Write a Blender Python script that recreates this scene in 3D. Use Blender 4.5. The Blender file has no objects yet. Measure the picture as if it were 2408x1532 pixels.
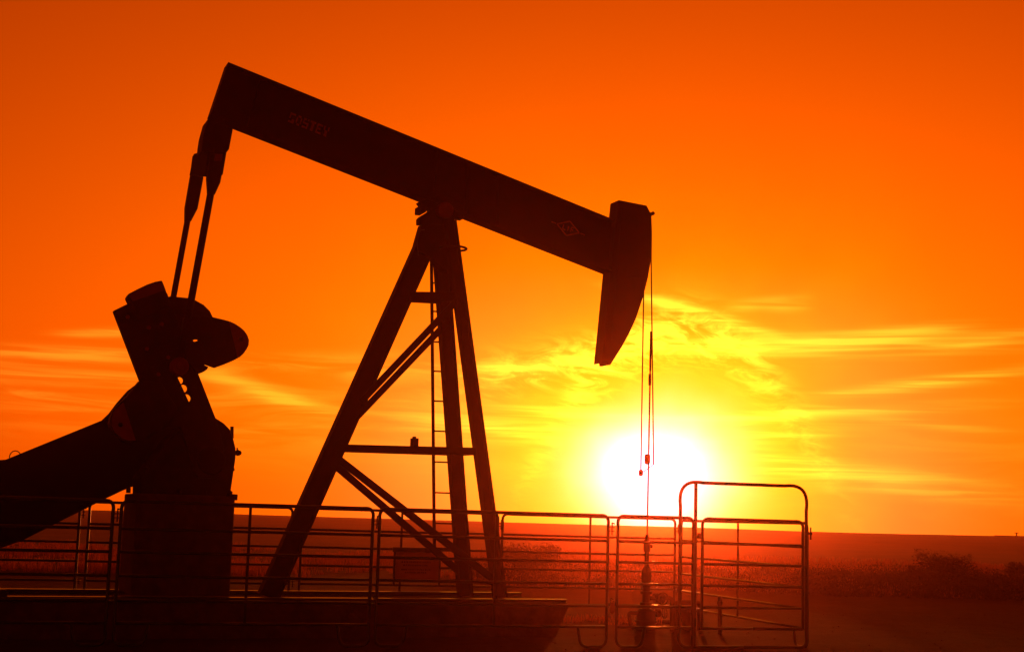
import bpy, bmesh, math, random
from mathutils import Vector, Matrix, noise
random.seed(7)
R = math.radians
scn = bpy.context.scene
COL = scn.collection

# ------------------------------------------------------------------ camera
W0, H0, FPX = 2408.0, 1532.0, 3300.0
PITCH, ROLL, CAMZ = R(7.87), R(1.63), 1.64
cam_loc = Vector((0, 0, CAMZ))
fwd = Vector((0, math.cos(PITCH), math.sin(PITCH)))
r0 = Vector((1, 0, 0)); u0 = Vector((0, -math.sin(PITCH), math.cos(PITCH)))
cr = r0 * math.cos(ROLL) + u0 * math.sin(ROLL)
cu = u0 * math.cos(ROLL) - r0 * math.sin(ROLL)
cd = bpy.data.cameras.new('camera'); cam = bpy.data.objects.new('camera', cd); COL.objects.link(cam)
cd.sensor_width = 36; cd.lens = 36 * FPX / W0; cd.clip_start = .1; cd.clip_end = 3000
m = Matrix.Identity(4)
for i in range(3):
    m[i][0] = cr[i]; m[i][1] = cu[i]; m[i][2] = -fwd[i]; m[i][3] = cam_loc[i]
cam.matrix_world = m
scn.camera = cam

def ray(px, py):
    return (cr * ((px - W0/2)/FPX) + cu * ((H0/2 - py)/FPX) + fwd).normalized()

# ------------------------------------------------------------------ light
SUN = ray(1540, 1124)
sun_el = math.asin(SUN.z); sun_az = math.atan2(SUN.x, SUN.y)
scn.view_settings.view_transform = 'Standard'
try: scn.view_settings.look = 'None'
except Exception: pass
scn.view_settings.exposure = 0; scn.view_settings.gamma = 1
ld = bpy.data.lights.new('sun', 'SUN'); ld.energy = 1.15; ld.angle = R(0.6); ld.color = (1.0, .17, .02)
lo = bpy.data.objects.new('sun', ld); COL.objects.link(lo)
lo.rotation_euler = (-SUN).to_track_quat('-Z', 'Y').to_euler()
lo.location = SUN * 200

world = bpy.data.worlds.new('World'); scn.world = world; world.use_nodes = True
nt = world.node_tree; nt.nodes.clear(); L = nt.links
def wn(t, **k):
    n = nt.nodes.new(t)
    for a, b in k.items(): setattr(n, a, b)
    return n
def mth(op, a, b=None, c=None, clamp=False):
    n = wn('ShaderNodeMath', operation=op, use_clamp=clamp)
    for i, x in enumerate((a, b, c)):
        if x is None: continue
        if isinstance(x, (int, float)): n.inputs[i].default_value = x
        else: L.new(x, n.inputs[i])
    return n.outputs[0]
def dot(v, vec):
    n = wn('ShaderNodeVectorMath', operation='DOT_PRODUCT'); L.new(v, n.inputs[0]); n.inputs[1].default_value = vec
    return n.outputs['Value']
tc = wn('ShaderNodeTexCoord'); D = tc.outputs['Generated']
s_right = Vector((math.cos(sun_az), -math.sin(sun_az), 0))
s_h = Vector((math.sin(sun_az), math.cos(sun_az), 0))
A = dot(D, s_right); Z = dot(D, (0, 0, 1)); C = dot(D, s_h)
B = mth('SUBTRACT', Z, SUN.z)
PX = 3300.0
def length(kx, ax, bx):
    return mth('SQRT', mth('ADD', mth('MULTIPLY', mth('MULTIPLY', ax, ax), kx), mth('MULTIPLY', bx, bx)))
r_iso = mth('MULTIPLY', length(1.0, A, B), PX)
r_w = mth('MULTIPLY', length(0.33, A, B), PX)
def falloff(r, s, amp, p=1.0):
    x = mth('DIVIDE', r, s)
    if p != 1.0: x = mth('POWER', x, p)
    return mth('MULTIPLY', mth('EXPONENT', mth('MULTIPLY', x, -1.0)), amp)
wob = wn('ShaderNodeTexNoise'); wob.inputs['Scale'].default_value = 14; wob.inputs['Detail'].default_value = 3; L.new(D, wob.inputs['Vector'])
r_sun = mth('MULTIPLY', mth('MULTIPLY', length(0.68, A, B), PX), mth('ADD', mth('MULTIPLY', wob.outputs[0], .5), .75))
# thin cirrus: streaky noise gated by a few long soft banks (directions on the sky)
comb = wn('ShaderNodeCombineXYZ'); L.new(mth('ADD', A, mth('MULTIPLY', B, 1.2)), comb.inputs[0]); L.new(B, comb.inputs[1]); L.new(C, comb.inputs[2])
mp = wn('ShaderNodeMapping'); mp.inputs['Scale'].default_value = (9, 62, 0); mp.inputs['Rotation'].default_value = (0, 0, R(-3)); L.new(comb.outputs[0], mp.inputs[0])
ns = wn('ShaderNodeTexNoise'); ns.inputs['Scale'].default_value = 1.0; ns.inputs['Detail'].default_value = 7; ns.inputs['Roughness'].default_value = .58; ns.inputs['Distortion'].default_value = .9
L.new(mp.outputs[0], ns.inputs['Vector'])
streak = wn('ShaderNodeMapRange'); streak.interpolation_type = 'SMOOTHSTEP'
streak.inputs['From Min'].default_value = .40; streak.inputs['From Max'].default_value = .68; L.new(ns.outputs[0], streak.inputs['Value'])
mp2 = wn('ShaderNodeMapping'); mp2.inputs['Scale'].default_value = (38, 95, 0); mp2.inputs['Location'].default_value = (3, 7, 0); L.new(comb.outputs[0], mp2.inputs[0])
ns2 = wn('ShaderNodeTexNoise'); ns2.inputs['Scale'].default_value = 1.0; ns2.inputs['Detail'].default_value = 8; ns2.inputs['Roughness'].default_value = .62; ns2.inputs['Distortion'].default_value = 1.0
L.new(mp2.outputs[0], ns2.inputs['Vector'])
puff = wn('ShaderNodeMapRange'); puff.interpolation_type = 'SMOOTHSTEP'
puff.inputs['From Min'].default_value = .38; puff.inputs['From Max'].default_value = .66; L.new(ns2.outputs[0], puff.inputs['Value'])

def bank(px, py, half_l, half_h, slope, amp, tex, bend=0.0):
    d = ray(px, py)
    a0 = d.dot(s_right); b0 = d.z - SUN.z
    da = mth('SUBTRACT', A, a0)
    db = mth('SUBTRACT', mth('SUBTRACT', B, b0), mth('MULTIPLY', da, slope))
    if bend: db = mth('SUBTRACT', db, mth('MULTIPLY', mth('MULTIPLY', da, da), bend))
    x = mth('DIVIDE', da, half_l/PX); y = mth('DIVIDE', db, half_h/PX)
    q = mth('ADD', mth('POWER', mth('ABSOLUTE', x), 3.0), mth('MULTIPLY', y, y))
    g = mth('MULTIPLY', mth('EXPONENT', mth('MULTIPLY', q, -1.0)), amp)
    return mth('MULTIPLY', g, tex)
mp3 = wn('ShaderNodeMapping'); mp3.inputs['Scale'].default_value = (7, 190, 0); mp3.inputs['Rotation'].default_value = (0, 0, R(-5)); mp3.inputs['Location'].default_value = (1, 4, 0); L.new(comb.outputs[0], mp3.inputs[0])
ns3 = wn('ShaderNodeTexNoise'); ns3.inputs['Scale'].default_value = 1.0; ns3.inputs['Detail'].default_value = 6; ns3.inputs['Roughness'].default_value = .55; ns3.inputs['Distortion'].default_value = .5
L.new(mp3.outputs[0], ns3.inputs['Vector'])
fil = wn('ShaderNodeMapRange'); fil.interpolation_type = 'SMOOTHSTEP'; fil.inputs['From Min'].default_value = .38; fil.inputs['From Max'].default_value = .62; fil.inputs['To Min'].default_value = .18; fil.inputs['To Max'].default_value = 1.25; L.new(ns3.outputs[0], fil.inputs['Value'])
one = fil.outputs[0]
st = streak.outputs[0]; pf = puff.outputs[0]
clouds = [
    bank(1600, 780, 300, 58, 0.0, 1.4, pf, -9.0), bank(1330, 850, 250, 45, .22, 1.25, pf), bank(1640, 735, 170, 13, -.28, 1.2, one), bank(1230, 865, 110, 12, .05, 1.1, one),
    bank(1900, 812, 420, 25, .02, .8, one), bank(2060, 790, 170, 15, .10, .8, one), bank(2330, 800, 120, 14, .14, .5, one),
    bank(2240, 895, 260, 14, .16, .62, one), bank(2050, 915, 180, 11, .14, .7, one), bank(1930, 968, 330, 12, .06, .75, one),
    bank(1700, 1030, 260, 13, .07, .8, one), bank(1960, 1110, 360, 26, -.12, .8, one), bank(2200, 1000, 160, 9, -.1, .3, one),
    bank(1450, 975, 420, 12, -.02, .9, one), bank(1120, 1005, 190, 24, -.05, .9, one), bank(780, 862, 280, 26, .03, .8, st),
    bank(640, 930, 180, 30, -.25, .4, st), bank(150, 835, 190, 19, .05, .9, one), bank(130, 885, 240, 16, .02, .7, one), bank(570, 905, 130, 20, -.3, .6, one), bank(700, 950, 100, 16, -.22, .5, one), bank(100, 930, 300, 30, .0, .6, st),
    bank(250, 782, 90, 9, .08, 1.0, one), bank(200, 960, 420, 60, .0, .4, st), bank(2300, 1120, 500, 90, .0, .25, st),
    bank(1780, 715, 60, 13, .1, .45, one), bank(1860, 715, 45, 15, .1, .4, one), bank(900, 1000, 600, 90, 0, .25, st)]
cl = clouds[0]
for c_ in clouds[1:]: cl = mth('ADD', cl, c_)
cl = mth('MINIMUM', cl, 1.3)
# cloud brightness follows how close it is to the sun
cg = mth('MULTIPLY', cl, mth('ADD', falloff(r_iso, 520, .85), .12))
cb = mth('MULTIPLY', cl, mth('ADD', falloff(r_iso, 420, .06), .01))
Rr = mth('ADD', falloff(r_w, 860, 2.38, 1.15), mth('ADD', falloff(r_iso, 200, 2.0, 1.5), mth('MULTIPLY', cl, .25)))
Gg = mth('ADD', mth('ADD', falloff(r_w, 640, .43, 1.15), falloff(r_sun, 215, 1.42, 1.35)), cg)
pink = falloff(mth('ABSOLUTE', mth('SUBTRACT', r_iso, 500)), 190, .035, 2.0)
low = wn('ShaderNodeMapRange'); low.inputs['From Min'].default_value = .15; low.inputs['From Max'].default_value = .0; L.new(B, low.inputs['Value'])
Bb = mth('ADD', mth('ADD', falloff(r_sun, 104, 3.2, 2.0), mth('MULTIPLY', pink, low.outputs[0])), cb)
back = wn('ShaderNodeMapRange'); back.interpolation_type = 'SMOOTHSTEP'
back.inputs['From Min'].default_value = -.1; back.inputs['From Max'].default_value = .78
back.inputs['To Min'].default_value = .085; back.inputs['To Max'].default_value = 1; L.new(C, back.inputs['Value'])
cc = wn('ShaderNodeCombineColor')
for i, x in enumerate((Rr, Gg, Bb)): L.new(mth('MULTIPLY', x, back.outputs[0]), cc.inputs[i])
# a faint physical sky under the tinted one
sky = wn('ShaderNodeTexSky'); sky.sky_type = 'NISHITA'; sky.sun_disc = False
sky.sun_elevation = sun_el; sky.sun_rotation = sun_az; sky.dust_density = 4
tint = wn('ShaderNodeVectorMath', operation='MULTIPLY'); L.new(sky.outputs[0], tint.inputs[0]); tint.inputs[1].default_value = (.02, .001, .0)
add = wn('ShaderNodeVectorMath', operation='ADD'); L.new(cc.outputs[0], add.inputs[0]); L.new(tint.outputs[0], add.inputs[1])
bg = wn('ShaderNodeBackground'); L.new(add.outputs[0], bg.inputs['Color']); bg.inputs['Strength'].default_value = 1.0
wo = wn('ShaderNodeOutputWorld'); L.new(bg.outputs[0], wo.inputs[0])
world.cycles.sampling_method = 'MANUAL'; world.cycles.sample_map_resolution = 1024
scn.cycles.max_bounces = 6; scn.cycles.volume_bounces = 0; scn.cycles.use_denoising = True
scn.cycles.sample_clamp_indirect = 4

# ------------------------------------------------------------------ helpers
def mat(name, col, rough=.5, metal=0.0, spec=.5, coat=0.0, noise_s=0, noise_a=.3, bump=0.0, bump_s=40, col2=None, trans=0):
    m = bpy.data.materials.new(name); m.use_nodes = True
    t = m.node_tree; b = t.nodes['Principled BSDF']
    b.inputs['Base Color'].default_value = (*col, 1); b.inputs['Roughness'].default_value = rough; b.inputs['Metallic'].default_value = metal
    b.inputs['Specular IOR Level'].default_value = spec
    if coat: b.inputs['Coat Weight'].default_value = coat; b.inputs['Coat Roughness'].default_value = .25
    tc = t.nodes.new('ShaderNodeTexCoord')
    if noise_s:
        n = t.nodes.new('ShaderNodeTexNoise'); n.inputs['Scale'].default_value = noise_s; n.inputs['Detail'].default_value = 8
        t.links.new(tc.outputs['Object'], n.inputs['Vector'])
        rp = t.nodes.new('ShaderNodeValToRGB'); e = rp.color_ramp.elements
        c2 = col2 or tuple(x * (1 - noise_a) for x in col)
        e[0].position = .35; e[0].color = (*c2, 1); e[1].position = .65; e[1].color = (*col, 1)
        t.links.new(n.outputs[0], rp.inputs[0]); t.links.new(rp.outputs[0], b.inputs['Base Color'])
        mr = t.nodes.new('ShaderNodeMapRange'); mr.inputs['To Min'].default_value = max(.05, rough - (.03 if coat else .12)); mr.inputs['To Max'].default_value = min(1, rough + (.05 if coat else .15))
        t.links.new(n.outputs[0], mr.inputs['Value']); t.links.new(mr.outputs[0], b.inputs['Roughness'])
    if bump:
        n2 = t.nodes.new('ShaderNodeTexNoise'); n2.inputs['Scale'].default_value = bump_s; n2.inputs['Detail'].default_value = 6
        t.links.new(tc.outputs['Object'], n2.inputs['Vector'])
        bp = t.nodes.new('ShaderNodeBump'); bp.inputs['Strength'].default_value = bump; bp.inputs['Distance'].default_value = .05
        t.links.new(n2.outputs[0], bp.inputs['Height']); t.links.new(bp.outputs[0], b.inputs['Normal'])
    if trans:
        tr = t.nodes.new('ShaderNodeBsdfTranslucent'); tr.inputs[0].default_value = (*col, 1)
        mx = t.nodes.new('ShaderNodeMixShader'); mx.inputs[0].default_value = trans
        o = [n for n in t.nodes if n.type == 'OUTPUT_MATERIAL'][0]
        t.links.new(b.outputs[0], mx.inputs[1]); t.links.new(tr.outputs[0], mx.inputs[2]); t.links.new(mx.outputs[0], o.inputs['Surface'])
    return m
M = dict(
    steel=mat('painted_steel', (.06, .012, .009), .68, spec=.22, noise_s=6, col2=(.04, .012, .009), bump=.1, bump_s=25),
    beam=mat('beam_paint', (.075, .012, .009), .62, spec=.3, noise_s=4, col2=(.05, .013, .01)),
    red=mat('red_paint', (.55, .035, .02), .6, noise_s=8, col2=(.42, .03, .018)),
    mark=mat('faded_marking', (.9, .16, .08), .7, noise_s=30, col2=(.6, .1, .05)),
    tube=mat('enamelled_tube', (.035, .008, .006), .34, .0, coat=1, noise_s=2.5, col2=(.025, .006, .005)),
    rustube=mat('painted_tube', (.08, .025, .018), .38, .2, coat=.6, noise_s=14, col2=(.05, .018, .012)),
    cable=mat('wire_rope', (.1, .06, .05), .5, .5),
    rod=mat('polished_steel', (.45, .35, .3), .22, .9),
    concrete=mat('concrete', (.24, .05, .03), .85, noise_s=5, col2=(.15, .03, .02), bump=.3, bump_s=18),
    sign=mat('sign_board', (.9, .4, .28), .7, noise_s=4, col2=(.8, .33, .22), trans=.15),
    ink=mat('sign_lettering', (.45, .15, .1), .7),
    dark=mat('dark_matte', (.02, .006, .005), .9, spec=.1),
    bark=mat('dry_stem', (.12, .07, .045), .9),
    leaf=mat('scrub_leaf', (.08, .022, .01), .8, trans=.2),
    grass=mat('dry_grass', (.48, .13, .05), .7, trans=.65),
    wall=mat('weathered_cladding', (.12, .08, .06), .8, noise_s=2),
)
# ground: packed reddish dirt with pale and dark patches
g = bpy.data.materials.new('dirt'); g.use_nodes = True; t = g.node_tree; b = t.nodes['Principled BSDF']
b.inputs['Roughness'].default_value = .95; b.inputs['Specular IOR Level'].default_value = .15
tcn = t.nodes.new('ShaderNodeTexCoord')
def gn(scale, detail=8, rough=.6):
    n = t.nodes.new('ShaderNodeTexNoise'); n.inputs['Scale'].default_value = scale; n.inputs['Detail'].default_value = detail; n.inputs['Roughness'].default_value = rough
    t.links.new(tcn.outputs['Object'], n.inputs['Vector']); return n.outputs[0]
rp = t.nodes.new('ShaderNodeValToRGB'); e = rp.color_ramp.elements
e[0].position = .3; e[0].color = (.075, .012, .005, 1); e[1].position = .7; e[1].color = (.18, .033, .012, 1)
n1 = gn(.22); n2 = gn(3.5); mx = t.nodes.new('ShaderNodeMix'); mx.data_type = 'FLOAT'; mx.inputs[0].default_value = .45
t.links.new(n1, mx.inputs[2]); t.links.new(n2, mx.inputs[3]); t.links.new(mx.outputs[0], rp.inputs[0]); t.links.new(rp.outputs[0], b.inputs['Base Color'])
bp = t.nodes.new('ShaderNodeBump'); bp.inputs['Strength'].default_value = .7; bp.inputs['Distance'].default_value = .06
t.links.new(gn(9, 10, .7), bp.inputs['Height']); t.links.new(bp.outputs[0], b.inputs['Normal'])
M['dirt'] = g

def obj(name, bm, m, parent=None, smooth=False, bevel=0.0):
    bmesh.ops.recalc_face_normals(bm, faces=bm.faces)
    me = bpy.data.meshes.new(name); bm.to_mesh(me); bm.free()
    o = bpy.data.objects.new(name, me); COL.objects.link(o)
    me.materials.append(M[m] if isinstance(m, str) else m)
    if smooth:
        for p in me.polygons: p.use_smooth = True
    if bevel:
        md = o.modifiers.new('bevel', 'BEVEL'); md.width = bevel; md.segments = 2; md.limit_method = 'ANGLE'; md.angle_limit = R(40)
    if parent: o.parent = parent
    return o
def thing(name, label, cat, loc=(0, 0, 0), rz=0.0, group=None):
    o = bpy.data.objects.new(name, None); COL.objects.link(o); o.empty_display_size = .2
    o.location = loc; o.rotation_euler = (0, 0, rz); o['label'] = label; o['category'] = cat
    if group: o['group'] = group
    return o
def tag(o, label, cat, group=None):
    o['label'] = label; o['category'] = cat
    if group: o['group'] = group
    return o

def add_box(bm, lo, hi):
    vs = [bm.verts.new((x, y, z)) for x in (lo[0], hi[0]) for y in (lo[1], hi[1]) for z in (lo[2], hi[2])]
    for f in ((0, 1, 3, 2), (4, 6, 7, 5), (0, 4, 5, 1), (2, 3, 7, 6), (0, 2, 6, 4), (1, 5, 7, 3)):
        bm.faces.new([vs[i] for i in f])
def add_loft(bm, pa, pb):
    a = [bm.verts.new(p) for p in pa]; b_ = [bm.verts.new(p) for p in pb]; n = len(a)
    bm.faces.new(a); bm.faces.new(b_[::-1])
    for i in range(n): bm.faces.new((a[i], a[(i+1) % n], b_[(i+1) % n], b_[i]))
def add_prism(bm, poly, v0, v1, holes=()):
    edges = []
    for loop in [poly, *holes]:
        vs = [bm.verts.new((p[0], v0, p[1])) for p in loop]
        for i in range(len(vs)): edges.append(bm.edges.new((vs[i], vs[(i+1) % len(vs)])))
    r = bmesh.ops.triangle_fill(bm, use_beauty=True, use_dissolve=False, edges=edges, normal=(0, -1, 0))
    fs = [x for x in r['geom'] if isinstance(x, bmesh.types.BMFace)]
    r2 = bmesh.ops.extrude_face_region(bm, geom=fs)
    bmesh.ops.translate(bm, vec=(0, v1 - v0, 0), verts=[x for x in r2['geom'] if isinstance(x, bmesh.types.BMVert)])
    if v1 != v0:
        pass
def frames(pts):
    ts = []
    for i in range(len(pts)):
        a = pts[max(0, i-1)]; b_ = pts[min(len(pts)-1, i+1)]
        ts.append((b_ - a).normalized())
    n = Vector((0, 0, 1)) if abs(ts[0].z) < .7 else ts[0].orthogonal().normalized(); out = []
    for tt in ts:
        n = (n - tt * n.dot(tt)); n = n.normalized() if n.length > 1e-6 else tt.orthogonal().normalized()
        out.append((n, tt.cross(n)))
    return out
def add_tube(bm, pts, r, seg=10, r_end=None):
    pts = [Vector(p) for p in pts]; fr = frames(pts); rings = []
    for i, p in enumerate(pts):
        rr = r if r_end is None else r + (r_end - r) * i / (len(pts) - 1)
        n, b_ = fr[i]
        rings.append([bm.verts.new(p + n * rr * math.cos(2*math.pi*(k+.5)/seg) + b_ * rr * math.sin(2*math.pi*(k+.5)/seg)) for k in range(seg)])
    for i in range(len(rings)-1):
        for k in range(seg):
            f = bm.faces.new((rings[i][k], rings[i][(k+1) % seg], rings[i+1][(k+1) % seg], rings[i+1][k])); f.smooth = True
    bm.faces.new(rings[0][::-1]); bm.faces.new(rings[-1])
def fillet(pts, rad, n=7):
    pts = [Vector(p) for p in pts]; out = [pts[0]]
    for i in range(1, len(pts)-1):
        a, p, c = pts[i-1], pts[i], pts[i+1]
        rr = min(rad[i] if isinstance(rad, (list, tuple)) else rad, (a-p).length*.49, (c-p).length*.49)
        s = p + (a-p).normalized()*rr; e_ = p + (c-p).normalized()*rr
        for k in range(n+1):
            t_ = k/n; q = s*(1-t_)**2 + p*2*t_*(1-t_) + e_*t_*t_
            # push the quadratic outwards to a circular arc
            q = q + (p - (s+e_)/2) * (.17 * 4 * t_ * (1-t_))
            out.append(q)
    out.append(pts[-1]); return out
def add_bar(bm, p0, p1, w, h, up=(0, 1, 0)):
    """box beam from p0 to p1; w across (in the plane square to up), h along up"""
    p0 = Vector(p0); p1 = Vector(p1); d = (p1-p0).normalized(); up = Vector(up)
    h_ = (up - d * up.dot(d)).normalized(); s = d.cross(h_)
    q = [(-1, -1), (1, -1), (1, 1), (-1, 1)]
    add_loft(bm, [p0 + s*w/2*a + h_*h/2*b_ for a, b_ in q], [p1 + s*w/2*a + h_*h/2*b_ for a, b_ in q])
def add_ibeam(bm, p0, p1, w, h, tw=.012, tf=.018, up=(0, 1, 0)):
    """I section: flanges (h wide) stand at +-w/2, web between"""
    p0 = Vector(p0); p1 = Vector(p1); d = (p1-p0).normalized(); up = Vector(up)
    h_ = (up - d * up.dot(d)).normalized(); s = d.cross(h_)
    add_bar(bm, p0, p1, w - 2*tf, tw, up)
    for k in (-1, 1):
        o = s * (w/2 - tf/2) * k
        add_bar(bm, p0 + o, p1 + o, tf, h, up)
def lathe(bm, prof, c=(0, 0, 0), seg=16, axis='z'):
    c = Vector(c); rings = []
    for r_, z_ in prof:
        ring = []
        for k in range(seg):
            a = 2*math.pi*k/seg; x, y = r_*math.cos(a), r_*math.sin(a)
            p = {'z': (x, y, z_), 'y': (x, z_, y), 'x': (z_, x, y)}[axis]
            ring.append(bm.verts.new(c + Vector(p)))
        rings.append(ring)
    for i in range(len(rings)-1):
        for k in range(seg): bm.faces.new((rings[i][k], rings[i][(k+1) % seg], rings[i+1][(k+1) % seg], rings[i+1][k]))
    bm.faces.new(rings[0][::-1]); bm.faces.new(rings[-1])

# frames of reference: the machine and the enclosure each stand at their own angle
class Frame:
    def __init__(s, origin, ang):
        s.o = Vector(origin); s.a = ang
        s.u = Vector((math.cos(ang), math.sin(ang), 0)); s.v = Vector((-math.sin(ang), math.cos(ang), 0))
    def local(s, P):
        q = P - s.o; return Vector((q.dot(s.u), q.dot(s.v), q.z))
    def world(s, u, v, z=0): return s.o + s.u*u + s.v*v + Vector((0, 0, z))
    def at(s, px, py, v):           # where the sight line meets the plane v of this frame
        d = ray(px, py); t_ = (v - (cam_loc - s.o).dot(s.v)) / d.dot(s.v)
        return s.local(cam_loc + d*t_)
    def at_u(s, px, py, u):
        d = ray(px, py); t_ = (u - (cam_loc - s.o).dot(s.u)) / d.dot(s.u)
        return s.local(cam_loc + d*t_)
    def uz(s, pts, v):
        return [(lambda q: (q.x, q.z))(s.at(x, y, v)) for x, y in pts]
MF = Frame((-.66, 21.0, 0), R(22.5))
FF = Frame((0, 0, 0), R(15.5))
VN, VFAR = 17.87, 22.64

# ------------------------------------------------------------------ ground
def sstep(a, b_, x):
    t_ = max(0, min(1, (x-a)/(b_-a))); return t_*t_*(3-2*t_)
def gz(x, y):
    base = 1.36 * sstep(52, 165, y) - .9 * sstep(172, 280, y)
    far = sstep(26, 70, math.hypot(x, y))
    n_ = noise.noise(Vector((x*.035, y*.035, 2))) * .16 * far + noise.noise(Vector((x*.012, y*.012, 5))) * .3 * far * (1 - sstep(80, 150, y))
    n_ += noise.noise(Vector((x*.9, y*.9, 9))) * .018
    return base + n_
bm = bmesh.new()
xs = [i*.5 for i in range(-26, 27)]; x = 13.0; st_ = .6
while x < 320: st_ *= 1.12; x += st_; xs += [x, -x]
xs = sorted(xs)
ys = []; y = -28.0
while y < 10: ys.append(y); y += 1.6
while y < 34: ys.append(y); y += .4
st_ = .5
while y < 290: ys.append(y); st_ *= 1.035; y += st_
grid = [[bm.verts.new((x, y, gz(x, y))) for x in xs] for y in ys]
for j in range(len(ys)-1):
    for i in range(len(xs)-1): bm.faces.new((grid[j][i], grid[j][i+1], grid[j+1][i+1], grid[j+1][i]))
go = obj('ground', bm, 'dirt', smooth=True); go['kind'] = 'structure'

# ------------------------------------------------------------------ pumpjack
PJ = thing('pumpjack', 'large dark pumpjack nodding over the well inside the pipe fence', 'pumpjack', MF.o, MF.a)
at = MF.at
# walking beam
hw = .15
T0, T1 = at(537, 146, -hw), at(1446, 517, -hw); B0, B1 = at(487, 280, hw), at(1440, 653.5, hw)
def lerp(a, b_, k): return a + (b_ - a) * k
bm = bmesh.new(); tf = .028
t0, t1, b0, b1 = [(p.x, p.z) for p in (T0, T1, B0, B1)]
add_prism(bm, [t0, t1, b1, b0], -.014, .014)
dt = Vector((b0[0]-t0[0], b0[1]-t0[1])).normalized() * tf
add_prism(bm, [t0, t1, (t1[0]+dt.x, t1[1]+dt.y), (t0[0]+dt.x, t0[1]+dt.y)], -hw, hw)
add_prism(bm, [(b0[0]-dt.x, b0[1]-dt.y), (b1[0]-dt.x, b1[1]-dt.y), b1, b0], -hw, hw)
db_ = Vector((t1[0]-t0[0], t1[1]-t0[1])).normalized() * .02
add_prism(bm, [t0, (t0[0]+db_.x, t0[1]+db_.y), (b0[0]+db_.x, b0[1]+db_.y), b0], -hw+.004, hw-.004)
for k in (.08, .52, .60, .68):      # web stiffeners over the bearings
    a_ = lerp(Vector(t0), Vector(t1), k); c_ = lerp(Vector(b0), Vector(b1), k); a_ = a_ + dt; c_ = c_ - dt
    add_prism(bm, [tuple(a_), tuple(a_ + db_*.7), tuple(c_ + db_*.7), tuple(c_)], -hw+.02, hw-.02)
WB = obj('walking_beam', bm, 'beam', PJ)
# faded lettering and diamond emblem on the web
def glyphs(bm, rows, O, dx, dy, cell, v, drop=.12):
    rng = random.Random(3)
    for gi, gl in enumerate(rows):
        for ry, row in enumerate(gl):
            for cx, ch in enumerate(row):
                if ch == '.' or rng.random() < drop: continue
                ch_ = cell*1.45; p = O + dx*((gi*(len(row)+1)+cx)*cell) + dy*(ry*ch_)
                q = [p, p+dx*cell*.99, p+dx*cell*.99+dy*ch_*.99, p+dy*ch_*.99]
                add_loft(bm, [(a[0], v, a[1]) for a in q], [(a[0], v-.004, a[1]) for a in q])
dX = (Vector(t1)-Vector(t0)).normalized(); dY = Vector((b0[0]-t0[0], b0[1]-t0[1])).normalized()
rows = [['####', '#...', '#...', '#.##', '####'], ['.##.', '#..#', '#..#', '#..#', '.##.'], ['####', '#...', '####', '...#', '####'],
        ['####', '.##.', '.##.', '.##.', '.##.'], ['####', '#...', '###.', '#...', '####'], ['#..#', '#..#', '.##.', '.##.', '.##.']]
bm = bmesh.new(); q = at(684, 264, -.014); glyphs(bm, rows, Vector((q.x, q.z)), dX, dY, .0212, -.0145, .04)
obj('lettering', bm, 'mark', WB)
bm = bmesh.new(); q = at(1336, 537, -.014); O = Vector((q.x, q.z))
def stroke(bm, a, b_, w, v=-.0145):
    a = Vector(a); b_ = Vector(b_); d = (b_-a).normalized(); n = Vector((-d.y, d.x))*w/2
    pts = [O + dX*p.x + dY*p.y for p in (a+n, b_+n, b_-n, a-n)]
    add_loft(bm, [(p[0], v, p[1]) for p in pts], [(p[0], v-.004, p[1]) for p in pts])
for a_, b_ in (((-.2, 0), (0, -.12)), ((0, -.12), (.2, 0)), ((.2, 0), (0, .12)), ((0, .12), (-.2, 0))): stroke(bm, a_, b_, .024)
for a_, b_ in (((-.3, 0), (-.22, 0)), ((.22, 0), (.3, 0)), ((-.09, -.035), (-.09, .04)), ((-.09, .04), (-.04, .04)), ((0, -.035), (0, .04)), ((.05, -.04), (.05, .04)), ((.05, -.04), (.1, -.04)), ((.05, .0), (.09, .0))): stroke(bm, a_, b_, .02)
obj('emblem', bm, 'mark', WB)

# horsehead: deep sector-shaped box with a curved face
near = [(1455, 470), (1521, 483), (1531, 503), (1532.5, 545), (1532, 606), (1524, 652), (1513, 697), (1496, 748), (1479, 785), (1462, 816), (1448, 838), (1436, 857), (1429, 857), (1428, 849), (1421, 850), (1416, 853), (1424, 775), (1437, 640)]
bm = bmesh.new(); P = MF.uz(near, -.15); add_prism(bm, P, -.15, .15)
HH = obj('horsehead', bm, 'beam', PJ, bevel=.008)
bm = bmesh.new(); q = at(1532, 503, -.1); lathe(bm, [(.03, -.06), (.03, .06)], (q.x, q.y, q.z), 12, 'y'); obj('wireline_anchor', bm, 'steel', HH)
bm = bmesh.new()
side = MF.uz([(1462, 488), (1466, 488), (1442, 800), (1438, 800)], -.15); add_prism(bm, side, -.162, -.151)
side = MF.uz([(1458, 640), (1520, 648), (1519, 655), (1457, 647)], -.15); add_prism(bm, side, -.162, -.1512)
obj('side_rib', bm, 'beam', HH)

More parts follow.
